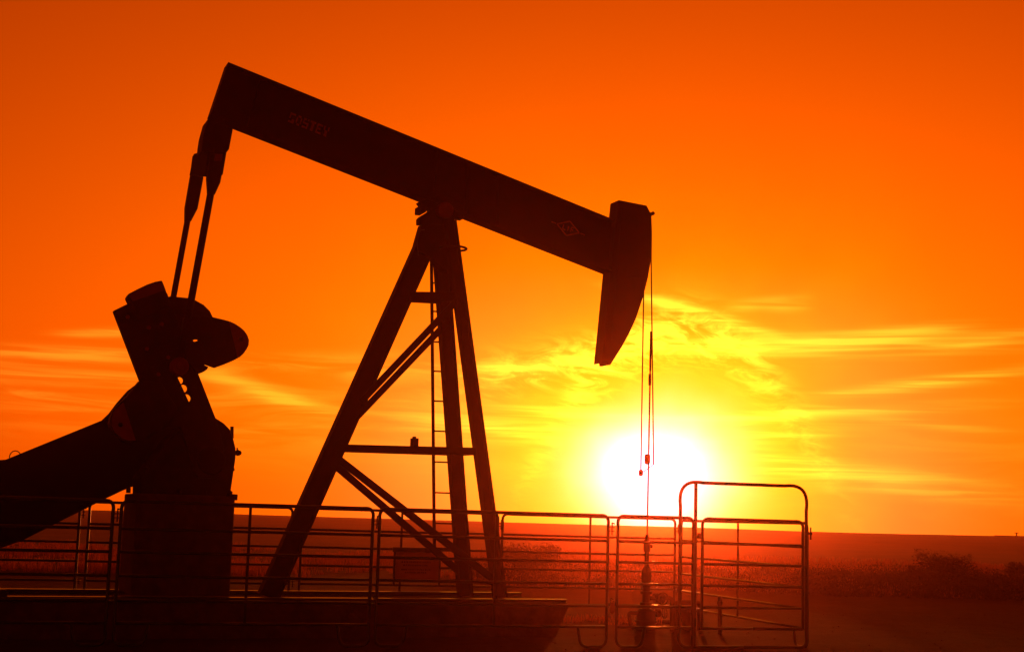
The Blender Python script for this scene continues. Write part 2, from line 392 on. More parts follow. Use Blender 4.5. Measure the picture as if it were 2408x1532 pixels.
# equalizer and its bearing under the tail
bm = bmesh.new()
add_prism(bm, MF.uz([(489, 279), (479, 315), (476, 335), (474, 356), (530, 362), (539, 350), (548, 303)], -.2), -.2, .2)
obj('tail_bearing', bm, 'steel', PJ, bevel=.012)
va, vb = -.9, .8
A1 = [at(x, y, va) for x, y in ((488, 357), (533, 358), (524, 412), (482, 416))]
B1_ = [at(x, y, vb) for x, y in ((455, 362), (492, 352), (482, 414), (445, 413))]
bm = bmesh.new(); add_loft(bm, A1, B1_); obj('equalizer', bm, 'dark', PJ, bevel=.015)  # darker than the steel parts: shade on its side face is in the colour
def pitman(v, cl, top, bot, w):
    bm = bmesh.new(); add_prism(bm, MF.uz(cl, v), v-.06, v+.06)
    a_ = at(*top, v); c_ = at(*bot, v)
    add_tube(bm, [a_, c_], w/2, 14)
    o = obj('pitman_arm', bm, 'steel', PJ)
    bm = bmesh.new(); lathe(bm, [(.10, -.09), (.12, -.07), (.12, .07), (.10, .09)], (c_.x, c_.y, c_.z), 20, 'y')
    lathe(bm, [(.05, -.14), (.055, -.1), (.055, .0)], (c_.x, c_.y, c_.z), 12, 'y')
    obj('wrist_pin_bearing', bm, 'red' if v < 0 else 'steel', o)
    return c_
pitman(va, [(486, 418), (488.6, 457), (503.3, 459), (516.2, 431), (528, 367), (506, 350), (492, 372)], (496, 452), (421, 862), .098)
pitman(vb, [(448, 412), (435, 488), (434.5, 521), (448, 521), (463, 492), (476.4, 421), (474, 372), (454, 366)], (441.5, 515), (380, 850), .088)
# plate on the near clevis
bm = bmesh.new(); add_prism(bm, MF.uz([(505, 362), (524, 362), (521, 378), (503, 378)], va-.062), va-.07, va-.0625); obj('bearing_cap', bm, 'red', PJ)

# cranks
def circ(cx, cy, r_, n=16, ax=1.0):
    return [(cx + r_*ax*math.cos(2*math.pi*k/n), cy + r_*math.sin(2*math.pi*k/n)) for k in range(n)]
vc = -.76
holes = [MF.uz(circ(425, 893, 8.6), vc), MF.uz(circ(433.5, 912, 9.6), vc), MF.uz(circ(441.5, 935, 10), vc)]
bm = bmesh.new()
add_prism(bm, MF.uz([(267, 730), (306, 711), (393, 688), (397, 700), (466, 877), (507, 982), (527, 1050), (524, 1098), (500, 1124), (464, 1122), (445, 1060), (425, 1004), (372, 1004), (330, 895)], vc), vc, vc+.13, holes)
CK = obj('crank', bm, 'steel', PJ, bevel=.008)
bm = bmesh.new(); q = at(497, 1082, vc); lathe(bm, [(.17, -.05), (.19, -.02), (.19, .16)], (q.x, q.y, q.z), 24, 'y'); obj('crank_hub', bm, 'dark', PJ)
# counterweights on the near crank
vw = -.84
def weight(pts, tip, hole=None, v0=vw, v1=vw+.24, name='counterweight'):
    bm = bmesh.new(); add_prism(bm, MF.uz(pts, v0), v0, v1, [MF.uz(hole, v0)] if hole else [])
    o = obj(name, bm, 'steel', PJ, bevel=.012)
    if tip:
        bm = bmesh.new(); add_prism(bm, MF.uz(tip, v0), v0-.006, v0-.001); obj('painted_tip', bm, 'red', o)
        cx = sum(p[0] for p in tip)/len(tip); cy = sum(p[1] for p in tip)/len(tip)
        bm = bmesh.new(); q = at(cx, cy, v0-.006); lathe(bm, [(.032, -.02), (.032, 0)], (q.x, q.y, q.z), 6, 'y'); obj('bolt', bm, 'dark', o)
    return o
lobe = [(437, 742), (470, 741), (501, 745), (523, 750), (541, 755), (553, 760.5), (566, 769), (575, 777), (582, 787), (586, 799), (585, 811), (580, 821), (573, 831), (564, 839), (549, 847), (530.5, 854.5), (511, 861.5), (498, 857), (486, 852.5), (480, 854), (481, 858), (491, 862), (487, 868), (480, 873), (466, 878), (440, 850), (425, 800)]
weight(lobe, [(538, 756), (553, 762.5), (566, 771), (574, 779), (581, 789), (584, 800), (583, 811), (578, 821), (571, 830), (558, 840), (549, 800)],
       [(453, 799), (456, 803), (470, 799.5), (472, 794), (464, 794)])
lobe2 = [(330, 893), (300, 930), (283, 946), (268, 962), (260, 981), (258, 993), (261, 1005), (267, 1015), (276, 1025), (288, 1033), (302, 1038), (321, 1038), (343, 1031), (377, 1012), (395, 996), (418, 960), (380, 900)]
weight(lobe2, [(290, 945), (276, 957), (266, 970), (262, 984), (262, 998), (267, 1011), (277, 1022), (290, 1031), (303, 1035), (319, 1035), (305, 990)])
weight([(299, 697), (303, 690), (322, 680), (346, 668.5), (365, 662), (381, 659), (388, 676), (394, 694), (400, 720), (330, 745), (307, 715)], None, v0=-.8, v1=-.55)
bm = bmesh.new(); add_prism(bm, MF.uz([(303, 694), (322, 683), (346, 671.5), (365, 665), (379, 662), (387, 682), (312, 708)], -.8), -.806, -.801); obj('painted_end_plate', bm, 'red', PJ)
# bolt heads along the near crank
for x_, y_ in ((300, 745), (330, 735), (360, 725), (350, 770), (380, 762), (345, 820), (372, 880), (395, 840), (340, 700)):
    bm = bmesh.new(); q = at(x_, y_, vc); lathe(bm, [(.028, -.03), (.028, 0)], (q.x, q.y, q.z), 6, 'y'); obj('bolt', bm, 'red', CK)
# far crank with its own weight
bm = bmesh.new(); add_prism(bm, MF.uz([(330, 712), (402, 696), (420, 740), (436, 860), (415, 880), (470, 1000), (460, 1060), (400, 1060), (360, 980), (300, 760)], .66), .66, .78); obj('crank', bm, 'steel', PJ, bevel=.008)
weight([(360, 705), (402, 696), (442, 700), (459, 705), (479, 716), (494, 731), (501, 746), (500, 765), (490, 779), (450, 784), (380, 790)], None, v0=.6, v1=.86)

# gearbox with breather and dipstick
bm = bmesh.new()
add_prism(bm, MF.uz([(452, 985), (506.5, 981.6), (526.8, 994.5), (541, 1009), (549, 1031), (554.5, 1053), (554.5, 1076), (543.4, 1151), (552, 1176), (552, 1192), (330, 1185), (330, 1120), (400, 1030)], -.38), -.38, .38)
GB = obj('gearbox', bm, 'steel', PJ, bevel=.02)
bm = bmesh.new(); a_ = at(545.5, 1002, -.2); c_ = at(545.5, 1030, -.2); add_tube(bm, [c_, a_], .024, 10); obj('breather', bm, 'steel', GB)
bm = bmesh.new(); q = at(559, 1064, -.2); lathe(bm, [(.02, -.07), (.035, -.02), (.045, .0), (.035, .03), (.02, .05)], (q.x, q.y, q.z), 10, 'x'); add_tube(bm, [(q.x-.01, q.y, q.z), (q.x-.01, q.y, q.z+.07)], .012, 6); obj('oil_plug', bm, 'steel', GB)
bm = bmesh.new(); a_ = at(545, 1020, -.39)
add_prism(bm, MF.uz([(340, 1098), (551, 1100), (551, 1106), (340, 1104)], -.4), -.42, -.381)
for k in range(9):
    q = at(352 + k*24, 1102, -.42); lathe(bm, [(.018, -.02), (.018, 0)], (q.x, q.y, q.z), 6, 'y')
obj('casing_flange', bm, 'steel', GB)
# belt guard sweeping down to the motor at the left
bm = bmesh.new()
gpts = [(241, 987), (258, 970.6), (276, 946.6), (302, 917), (330, 896), (362, 899), (395, 925), (415, 965), (430, 1005), (436, 1045), (430, 1085), (400, 1125), (345, 1130), (288, 1152), (248, 1171), (134, 1228), (55, 1268), (0, 1288), (-60, 1300), (-120, 1290), (-165, 1250), (-180, 1195), (-165, 1135), (-120, 1095), (-60, 1082), (0, 1081), (13, 1080)]
add_prism(bm, MF.uz(gpts, .5), .42, .66); BG = obj('belt_guard', bm, 'dark', PJ, bevel=.015)
bm = bmesh.new(); arc = []
for k in range(9):
    a = math.pi * k/8; arc.append(at(36 - 14*math.cos(a), 1076 - 17*math.sin(a), .5) )
add_tube(bm, arc, .007, 6); obj('lifting_wire', bm, 'cable', BG)
# motor at the left end, mostly out of frame
bm = bmesh.new(); q = at(-70, 1200, 0); lathe(bm, [(.1, -.34), (.24, -.3), (.26, -.2), (.26, .3), (.2, .36)], (q.x, 0, q.z), 20, 'y')
add_box(bm, (q.x-.3, -.3, q.z-.42), (q.x+.3, .3, q.z-.24)); obj('motor', bm, 'steel', PJ)

# pedestal under the gearbox
zs = at(1340, 1408, -.9).z
c0 = at(284, 1300, .62).x; c1 = at(546, 1300, -.62).x; zt = at(545, 1166, -.62).z
bm = bmesh.new(); add_box(bm, (c0, -.62, zs), (c1, .62, zt)); PD = obj('pedestal', bm, 'concrete', PJ, bevel=.02)
for k in range(5):
    bm = bmesh.new(); q = at(300 + k*60, 1176, -.5); lathe(bm, [(.03, zt), (.03, zt+.07)], (q.x, -.52, 0), 8, 'z'); obj('anchor_bolt', bm, 'steel', PD)
bm = bmesh.new(); add_box(bm, (c1-.06, -.6, zt-.05), (c1+.035, .5, zt+.03)); obj('mounting_plate', bm, 'steel', PD)
# skid and concrete pad
e1 = at(1344, 1408, -.9).x; e2 = at(1306, 1466, -.9).x; l0 = at(-260, 1400, -.9).x
bm = bmesh.new(); add_prism(bm, [(l0, zs-.07), (e1, zs-.07), (e2, -.06), (l0, -.06)], -.88, .88); obj('concrete_pad', bm, 'concrete', PJ, bevel=.03)
for v_ in (-.9, .78):
    bm = bmesh.new(); add_box(bm, (l0, v_, zs-.066), (e1-.06, v_+.12, zs-.05)); add_box(bm, (l0, v_+.05, zs-.052), (e1-.06, v_+.07, zs-.014)); add_box(bm, (l0, v_, zs-.016), (e1-.06, v_+.12, zs))
    obj('skid_rail', bm, 'rustube', PJ, bevel=.005)
bm = bmesh.new(); q = at(6, 1396, -.95); lathe(bm, [(.06, -.02), (.06, .02)], (q.x, -.93, zs+.03), 16, 'y'); obj('skid_lug', bm, 'rustube', PJ)

# samson post
def nv(py): return -.12 - .63*(py-520)/880
def fv(py): return .12 + .63*(py-560)/835
def near_p(x, y): return at(x, y, nv(y))
def far_p(x, y): return at(x, y, fv(y))
bm = bmesh.new(); add_ibeam(bm, at(1014, 543, 0), at(630, 1402, 0), .285, .2, .02, .025); obj('rear_leg', bm, 'steel', PJ)
bm = bmesh.new(); add_ibeam(bm, far_p(1034, 565), far_p(1094, 1400), .205, .18, .02, .022); obj('front_leg', bm, 'steel', PJ)
bm = bmesh.new(); add_ibeam(bm, near_p(1057, 520), near_p(1176, 1405), .165, .18, .02, .02); obj('front_leg', bm, 'steel', PJ)
def brace(p, q, w, name='brace'):
    bm = bmesh.new(); add_bar(bm, p, q, w, .07); obj(name, bm, 'steel', PJ, bevel=.006)
brace(at(850, 943, -.06), near_p(1080, 700), .092); brace(at(836, 983, .06), far_p(1052, 757), .092)
brace(at(781, 1067, -.06), near_p(1164, 1364), .1); brace(at(776, 1083, .06), far_p(1087, 1349), .1)
brace(at(800, 1052, -.06), near_p(1120, 1060), .1, 'cross_tie'); brace(at(800, 1054, .06), far_p(1068, 1063), .1, 'cross_tie'); brace(near_p(1120, 1060), far_p(1068, 1063), .1, 'cross_tie')
brace(at(962, 697, -.05), near_p(1078, 698), .14, 'cross_tie'); brace(at(962, 700, .05), far_p(1040, 704), .13, 'cross_tie')
# gusset plates
bm = bmesh.new()
add_prism(bm, MF.uz([(786, 1040), (822, 1010), (818, 1042), (806, 1064), (790, 1100), (772, 1090)], -.1), -.12, -.103)
obj('gusset_plate', bm, 'steel', PJ); bm = bmesh.new()
add_prism(bm, MF.uz([(993, 527), (1070, 520), (1076, 600), (1050, 640), (1018, 606), (984, 590), (980, 573)], -.08), -.1, .12)
obj('gusset_plate', bm, 'steel', PJ)
# saddle bearing
bm = bmesh.new()
add_prism(bm, MF.uz([(985, 474), (992, 483), (1008, 487), (1012, 494), (999, 502), (992, 506), (986, 512), (986, 526), (1070, 528), (1069, 512), (1076, 512), (1090, 515), (1090, 480), (1040, 455)], -.13), -.13, .03)
SB = obj('saddle_bearing', bm, 'steel', PJ, bevel=.01)
bm = bmesh.new(); q = at(1047, 494, -.2); lathe(bm, [(.10, -.06), (.125, -.03), (.125, .1)], (q.x, q.y, q.z), 24, 'y'); obj('bearing_cap', bm, 'red', SB)
bm = bmesh.new(); add_box(bm, (q.x-.38, -.2, q.z-.06), (q.x-.30, .1, q.z+.04)); obj('grease_box', bm, 'steel', SB)
bm = bmesh.new(); pts = [at(x, y, -.16) for x, y in ((998, 540), (990, 541), (984, 552), (981, 568), (982, 585), (984, 600))]; add_tube(bm, fillet(pts, .05, 3), .007, 6); obj('grease_line', bm, 'cable', PJ)
# ring round the leg heads
bm = bmesh.new(); q = at(1066, 584, -.2); pts = [Vector((q.x + .2*math.cos(a), q.y + .2*math.sin(a), q.z)) for a in [2*math.pi*k/24 for k in range(25)]]
add_tube(bm, pts, .017, 8); obj('safety_ring', bm, 'steel', PJ)
# small box standing on the lower tie
bm = bmesh.new(); a_ = at(967, 1046, -.03); c_ = at(982, 1030, -.03); add_box(bm, (a_.x, -.09, a_.z-.03), (c_.x, .03, c_.z)); add_box(bm, (a_.x+.02, -.06, c_.z), (c_.x-.03, 0, c_.z+.025)); obj('junction_box', bm, 'steel', PJ, bevel=.006)
# ladder behind the far front leg
LD = bpy.data.objects.new('ladder', None); COL.objects.link(LD); LD.parent = PJ
vl = lambda y: fv(y) + .16
for (xa, xb) in ((1014, 1021.5), (1046, 1080)):
    bm = bmesh.new(); add_bar(bm, at(xa, 560, vl(560)), at(xb, 1300 if xa < 1030 else 1380, vl(1300)), .036, .05); obj('side_rail', bm, 'steel', LD)
for y_ in (595, 665, 732, 803.5, 872.5, 942.5, 1013, 1085.5, 1157.6, 1229.5, 1288):
    k = (y_-560)/740; bm = bmesh.new(); add_tube(bm, [at(1014+7.5*k, y_-.5, vl(y_)), at(1046+34*k, y_+1.5, vl(y_))], .0125, 8); obj('rung', bm, 'steel', LD)

# bridle, carrier bar and polished rod
def cable(pts, r_, name, m_='cable', par=PJ, seg=6):
    bm = bmesh.new(); add_tube(bm, pts, r_, seg); return obj(name, bm, m_, par)
nvv, fvv = -.11, .13
arcn = [at(x+2, y, -.15) for x, y in near[2:5]]; 
cable([Vector((p.x, nvv, p.z)) for p in arcn] + [at(1537, 1092, -.17)], .011, 'bridle_cable')
u1 = at(1512.5, 690, fvv); a_ = [at(1531, 540, fvv), at(1526, 610, fvv)]
cable([at(1514, 660, fvv), at(1507, 1110, .2)], .011, 'bridle_cable')
CB = at(1522, 1094, 0)
bm = bmesh.new(); add_bar(bm, at(1539, 1090, -.2), at(1505, 1114, .23), .013, .013, (0, 0, 1)); obj('carrier_bar', bm, 'steel', PJ, bevel=.008)
bm = bmesh.new(); q = at(1507, 1111, .21); lathe(bm, [(.02, -.05), (.035, -.03), (.035, .03), (.02, .05)], tuple(q), 12); obj('cable_socket', bm, 'steel', PJ)
bm = bmesh.new(); lathe(bm, [(.03, .02), (.045, .05), (.045, .16), (.03, .18)], (CB.x, 0, CB.z), 12); obj('rod_clamp', bm, 'steel', PJ, smooth=False)
w_top, w_bot = at(1531, 779, 0), at(1521.5, 1280, 0)
cable([Vector((w_top.x, 0, w_top.z)), at(1529, 870, 0)], .017, 'rod_extension', 'rod', seg=8)
cable([at(1529, 868, 0), w_bot], .013, 'polished_rod', 'rod', seg=8)
bm = bmesh.new(); q = at(1528.2, 892, 0); lathe(bm, [(.022, -.09), (.024, 0), (.022, .09)], (q.x, q.y, q.z), 10); obj('rod_coupling', bm, 'steel', PJ)

# ------------------------------------------------------------------ wellhead
wl = at(1521, 1300, 0); WP = MF.world(wl.x, 0, 0)
WH = thing('wellhead', 'squat wellhead stack of flanges and valves under the hanging rod', 'wellhead', WP, MF.a)
zz = lambda y: MF.at(1521, y, 0).z
bm = bmesh.new(); lathe(bm, [(.035, zz(1366)), (.035, zz(1262)), (.02, zz(1256))], seg=14)
lathe(bm, [(.05, zz(1296)), (.055, zz(1290)), (.055, zz(1272)), (.045, zz(1268))], seg=14); obj('stuffing_box', bm, 'steel', WH)
bm = bmesh.new(); lathe(bm, [(.07, zz(1368)), (.078, zz(1360)), (.078, zz(1345)), (.06, zz(1336)), (.04, zz(1330))], seg=18); obj('rod_preventer', bm, 'steel', WH)
bm = bmesh.new(); lathe(bm, [(.06, zz(1430)), (.06, zz(1368))], seg=16)
for y_ in (1372, 1392, 1418, 1440): lathe(bm, [(.095, zz(y_+3)), (.095, zz(y_-3))], seg=20)
obj('tubing_head', bm, 'steel', WH)
bm = bmesh.new(); lathe(bm, [(.15, -.05), (.15, zz(1436)), (.1, zz(1430))], seg=22); lathe(bm, [(.17, zz(1462)), (.17, zz(1457))], seg=22); obj('casing_head', bm, 'steel', WH)
def wheel(c, r_, axis, par):
    bm = bmesh.new(); pts = []
    for k in range(17):
        a = 2*math.pi*k/16
        pts.append(Vector(c) + (Vector((r_*math.cos(a), 0, r_*math.sin(a))) if axis == 'y' else Vector((0, r_*math.cos(a), r_*math.sin(a)))))
    add_tube(bm, pts, .01, 6)
    for k in (0, 4, 8, 12): add_tube(bm, [Vector(c), pts[k]], .006, 5)
    obj('hand_wheel', bm, 'steel', par)
bm = bmesh.new(); zf = zz(1405)
add_tube(bm, fillet([(0, 0, zf), (.46, 0, zf), (.46, 0, .05), (.46, 0, -.02)], .08), .035, 12)
lathe(bm, [(.075, .14), (.075, .2)], (0, 0, zf), 14, 'x'); lathe(bm, [(.075, .24), (.075, .3)], (0, 0, zf), 14, 'x'); lathe(bm, [(.06, .16), (.06, .28)], (0, 0, zf), 14, 'x')
obj('flow_line', bm, 'steel', WH); wheel((.22, -.14, zf), .09, 'y', WH)
bm = bmesh.new(); zf = zz(1440)
add_tube(bm, fillet([(0, 0, zf), (-.3, 0, zf), (-.3, -.1, .02)], .06), .03, 12); add_tube(bm, [(0, 0, zf), (.26, 0, zf)], .03, 12); lathe(bm, [(.06, .18), (.06, .24)], (0, 0, zf), 12, 'x')
obj('casing_valve', bm, 'steel', WH); wheel((.33, 0, zf), .08, 'x', WH)
bm = bmesh.new(); zf = zz(1283); add_tube(bm, [(0, 0, zf), (.085, 0, zf)], .016, 8); lathe(bm, [(.028, .06), (.028, .09)], (0, 0, zf), 10, 'x'); obj('grease_fitting', bm, 'steel', WH)

# small valve manifold and marker post to the right of the well
MP = MF.world(wl.x + .98, .25, 0)
MN = thing('pipe_manifold', 'low cluster of riser pipes just right of the wellhead', 'pipework', MP, MF.a)
bm = bmesh.new()
add_tube(bm, fillet([(-.32, 0, -.05), (-.32, 0, .42), (.12, 0, .42), (.12, 0, -.05)], .09), .04, 12); obj('riser', bm, 'steel', MN)
bm = bmesh.new(); lathe(bm, [(.07, 0), (.09, .05), (.09, .32), (.07, .36), (.03, .4)], (-.1, 0, -.03), 16); lathe(bm, [(.1, .3), (.1, .33)], (-.1, 0, 0), 16); obj('valve_body', bm, 'steel', MN)
wheel((-.1, -.13, .3), .08, 'y', MN)
sp = FF.at(1692, 1500, 20.3)
ST = thing('stub_post', 'short steel stub post standing alone inside the gate', 'post', FF.world(sp.x, 20.3, 0), FF.a)
bm = bmesh.new(); lathe(bm, [(.035, -.05), (.035, .56), (.02, .58)], seg=12); obj('post', bm, 'rustube', ST)
bm = bmesh.new(); lathe(bm, [(.045, .45), (.045, .5)], seg=12); obj('collar', bm, 'rustube', ST)

# ------------------------------------------------------------------ livestock panels
ZR = [1.737, 1.405, 1.128, .842, .551, .281]
TR = .0215
def livestock_panel(name, label, x0, length, v, ang=None, origin=None, loops=(True, True), zr=ZR, mid=True, group='pipe livestock panels round the pumpjack', r_=TR, lug=True):
    loc = origin if origin is not None else FF.world(x0, v, 0)
    root = thing(name, label, 'fence panel', loc, FF.a if ang is None else ang, group)
    zt, zb = zr[0], zr[-1]; z0 = .024
    pts = []; rad = []
    if loops[0]: pts += [(.40, 0, zb), (.35, 0, z0), (0, 0, z0), (0, 0, zt)]; rad += [0, .14, .17, .13]
    else: pts += [(0, 0, z0), (0, 0, zt)]; rad += [0, .13]
    if loops[1]: pts += [(length, 0, zt), (length, 0, z0), (length-.35, 0, z0), (length-.40, 0, zb)]; rad += [.13, .17, .14, 0]
    else: pts += [(length, 0, zt), (length, 0, z0)]; rad += [.13, 0]
    rng = random.Random(hash((round(x0*10), round(v*10))) & 0xffff)
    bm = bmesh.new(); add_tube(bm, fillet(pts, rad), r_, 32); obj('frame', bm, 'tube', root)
    for z_ in zr[1:]:
        bm = bmesh.new(); s = rng.uniform(-.006, .004); b2 = rng.uniform(-.01, .01)
        add_tube(bm, [(0, 0, z_), (length*.25, b2*.5, z_+s*.8), (length*.5, b2, z_+s), (length*.75, b2*.4, z_+s*.7), (length, 0, z_)], r_*.88, 48); obj('rail', bm, 'tube', root)
    if mid:
        bm = bmesh.new(); add_bar(bm, (length/2, 0, zb), (length/2, 0, zt), .034, .02); obj('upright', bm, 'rustube', root)
    if lug:
        for z_ in (1.56, .57):
            bm = bmesh.new(); add_box(bm, (length+.015, -.018, z_-.03), (length+.085, .018, z_-.018)); add_box(bm, (length+.015, -.018, z_+.018), (length+.085, .018, z_+.03))
            add_tube(bm, [(length+.055, 0, z_-.075), (length+.055, 0, z_+.09)], .009, 8); add_tube(bm, [(length+.055, 0, z_+.085), (length+.09, -.01, z_+.07)], .009, 6)
            obj('pin_lug', bm, 'rustube', root)
    return root
def nx(px, py=1200, v=VN): return FF.at(px, py, v).x
LN3 = nx(877) - nx(285)
livestock_panel('livestock_panel', 'near row pipe panel cut by the left edge, in front of the belt guard', nx(266)-LN3, LN3, VN)
livestock_panel('livestock_panel', 'near row pipe panel in front of the pedestal and rear post leg', nx(286), LN3, VN)
livestock_panel('livestock_panel', 'near row pipe panel in front of the ladder and front post legs', nx(894), nx(1431)-nx(894), VN)
# short panel ends square on the gate post
x4a, x4b = nx(1454), nx(1631)
livestock_panel('livestock_panel', 'short near row pipe panel before the wellhead, left of the bow gate', x4a, x4b-x4a, VN, loops=(True, False), mid=False, lug=False)
# far row
for (a_, b_, lab) in ((-270, 188, 'far row pipe panel behind the belt guard at the left edge'),
                      (211, 688, 'far row pipe panel behind the pedestal, starting right of the left edge gap'),
                      (712, 1172, 'far row pipe panel behind the post legs and ladder, carrying the sign'),
                      (1183, 1588, 'far row pipe panel behind the wellhead, under the setting sun')):
    xa, xb = nx(a_, 1200, VFAR), nx(b_, 1200, VFAR)
    livestock_panel('livestock_panel', lab, xa, xb-xa, VFAR)
# right side panel, running from the far corner to the gate
ue = nx(1601, 1225, VFAR)
side_len = VFAR - VN - .2
livestock_panel('livestock_panel', 'long side pipe panel running back from the bow gate to the far corner', 0, side_len, 99, ang=FF.a - math.pi/2, origin=FF.world(ue, VFAR-.03, -.022), lug=False)
# left side panel joins the rows beyond the left edge: seen only at its far end
ul = nx(-270, 1200, VFAR)

# bow gate
gx0, gx1 = nx(1600), nx(1896); zbow = FF.at(1750, 1138, VN).z
BGt = thing('bow_gate', 'tall rounded pipe bow with a rail gate hung inside, right of the wellhead', 'gate', FF.world(gx0, VN-.0, 0), FF.a)
LG = gx1-gx0
bm = bmesh.new()
ring = fillet([(LG/2, 0, .024), (0, 0, .024), (0, 0, zbow), (LG, 0, zbow), (LG, 0, .024), (LG/2, 0, .024)], [0, .2, .33, .33, .16, 0], 10)
add_tube(bm, ring, .023, 32); obj('bow_frame', bm, 'tube', BGt)
hx = nx(1631)-gx0+.03
bm = bmesh.new(); add_tube(bm, [(hx, 0, .03), (hx, 0, zbow-.01)], .024, 10); obj('hinge_post', bm, 'tube', BGt)
lx0, lx1 = nx(1649)-gx0, nx(1884)-gx0; zt_, zb_ = 1.735, .275
bm = bmesh.new(); add_tube(bm, fillet([((lx0+lx1)/2, -.05, zb_), (lx0, -.05, zb_), (lx0, -.05, zt_), (lx1, -.05, zt_), (lx1, -.05, zb_), ((lx0+lx1)/2, -.05, zb_)], [0, .03, .14, .13, .03, 0]), .021, 32)
GLf = obj('gate_leaf', bm, 'tube', BGt)
for z_ in ZR[1:-1]:
    bm = bmesh.new(); add_tube(bm, [(lx0, -.05, z_), (lx1, -.05, z_)], .019, 48); obj('rail', bm, 'tube', GLf)
for z_ in (1.5, .5):
    bm = bmesh.new(); lathe(bm, [(.03, z_-.04), (.03, z_+.04)], ((lx0+hx)/2+.005, -.03, 0), 10); add_box(bm, (hx, -.04, z_-.01), (lx0, -.02, z_+.01)); obj('hinge', bm, 'rustube', BGt)
bm = bmesh.new(); add_box(bm, (LG-.02, -.03, 1.56), (LG+.075, .0, 1.585)); add_tube(bm, [(LG+.06, -.015, 1.49), (LG+.06, -.015, 1.66)], .011, 8); obj('latch', bm, 'rustube', BGt)
# knotted chain with a tag in the gap beside the short panel
cx_ = nx(1437, 1420); tg = FF.at(1438, 1424, VN)
CH = thing('chain_loop', 'small knotted chain with pale tag tying two near panels low down', 'chain', FF.world(tg.x, VN, tg.z), FF.a)
bm = bmesh.new()
for k in range(7):
    a = 2*math.pi*k/7; c_ = Vector((.05*math.cos(a), .02*math.sin(2*a), .06*math.sin(a)))
    pts = [c_ + Vector((.014*math.cos(t_)*math.cos(a), .01*math.sin(t_), .02*math.cos(t_+a))) for t_ in [2*math.pi*j/8 for j in range(9)]]
    add_tube(bm, pts, .006, 5)
obj('links', bm, 'rod', CH)
bm = bmesh.new(); add_prism(bm, [(-.03, -.09), (.02, -.1), (.035, -.03), (.03, .05), (-.01, .06), (-.035, 0)], -.03, -.027); M['tag'] = mat('plastic_tag', (.7, .35, .12), .35, trans=.6); obj('tag', bm, 'tag', CH)

# sign on the inside of the far row
s0 = FF.at(928, 1292, VFAR-.12); s1 = FF.at(1033, 1368, VFAR-.12)
SG = thing('notice_sign', 'pale framed notice board wired to the far row beside the ladder foot', 'sign', FF.world(s0.x, VFAR-.12, s1.z), FF.a)
sw, sh = s1.x-s0.x, s0.z-s1.z
bm = bmesh.new(); add_box(bm, (.02, 0, .0), (sw-.02, .012, sh-.03)); BD = obj('board', bm, 'sign', SG)
bm = bmesh.new(); add_box(bm, (-.03, -.01, sh-.03), (sw+.03, .02, sh+.045)); add_box(bm, (-.012, -.01, -.05), (.02, .02, sh-.03)); add_box(bm, (sw-.02, -.01, -.05), (sw+.012, .02, sh-.03)); obj('frame', bm, 'rustube', SG)
bm = bmesh.new(); rng = random.Random(5)
for z_, xa, xb in ((sh*.60, .16, .80), (sh*.50, .2, .74), (sh*.36, .16, .80), (sh*.27, .24, .70)):
    x = xa*sw
    while x < xb*sw:
        w_ = rng.uniform(.014, .03); add_box(bm, (x, -.003, z_), (min(x+w_, xb*sw), -.0005, z_+.028)); x += w_ + rng.uniform(.006, .016)
obj('lettering', bm, 'ink', BD)

# ------------------------------------------------------------------ vegetation
def ground_pt(px, py):
    d = ray(px, py); P = cam_loc.copy()
    t_ = 5.0
    while t_ < 420:
        P = cam_loc + d*t_
        if P.z <= gz(P.x, P.y): return P
        t_ += .25 if t_ < 80 else 1.5
    return P
def shrub(px, py, w, h, label, seed, dens=1.0, m_='leaf', group='sagebrush shrubs beyond the fence'):
    P = ground_pt(px, py); rng = random.Random(seed)
    root = thing('sagebrush', label, 'shrub', (P.x, P.y, P.z-.03), rng.uniform(0, 6), group)
    bm = bmesh.new(); tips = []
    for k in range(9):
        a = rng.uniform(0, 2*math.pi); rr = w/2*rng.uniform(.3, .85); hh = h*rng.uniform(.5, .9)
        p1 = Vector((rr*.35*math.cos(a), rr*.35*math.sin(a), hh*.5)); p2 = Vector((rr*math.cos(a), rr*math.sin(a), hh))
        add_tube(bm, [Vector((0, 0, 0)), p1, p2], .022, 5, .006); tips += [p1, p2, lerp(p1, p2, .5)]
    obj('stem', bm, 'bark', root)
    bm = bmesh.new()
    lumps = [(Vector((rng.uniform(-.5, .5)*w*.75, rng.uniform(-.5, .5)*w*.75, h*rng.uniform(.22, .78))), w*rng.uniform(.15, .26)) for _ in range(16)]
    lumps += [(p, w*.13) for p in tips]
    n_ = int(6500*dens)
    for k in range(n_):
        c_, rad = rng.choice(lumps)
        d = Vector((rng.gauss(0, 1), rng.gauss(0, 1), rng.gauss(0, 1))).normalized() * rad * rng.uniform(.3, 1.1)
        p = c_ + Vector((d.x, d.y, d.z*.9))
        if p.z < .02 or p.z > h*1.08: continue
        s = rng.uniform(.022, .05); a = Vector((rng.gauss(0, 1), rng.gauss(0, 1), rng.gauss(0.6, 1))).normalized()*s; b_ = a.orthogonal().normalized()*s*.35
        vs = [bm.verts.new(q) for q in (p-a, p+b_, p+a, p-b_)]; bm.faces.new(vs)
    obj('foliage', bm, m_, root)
shrub(2225, 1392, 1.9, 1.12, 'largest dark rounded bush on the right, beyond the bare yard', 1, 1.6)
shrub(2160, 1385, .9, .66, 'medium bush touching the left side of the largest dark bush', 2)
shrub(2080, 1392, .9, .5, 'low dark bush in the weeds between the gate and the largest bush', 3)
shrub(1965, 1372, .8, .42, 'low bush in the weeds just right of the bow gate', 4, .8)
shrub(1815, 1358, 1.0, .42, 'small dark bush seen through the bow gate', 5, .8)
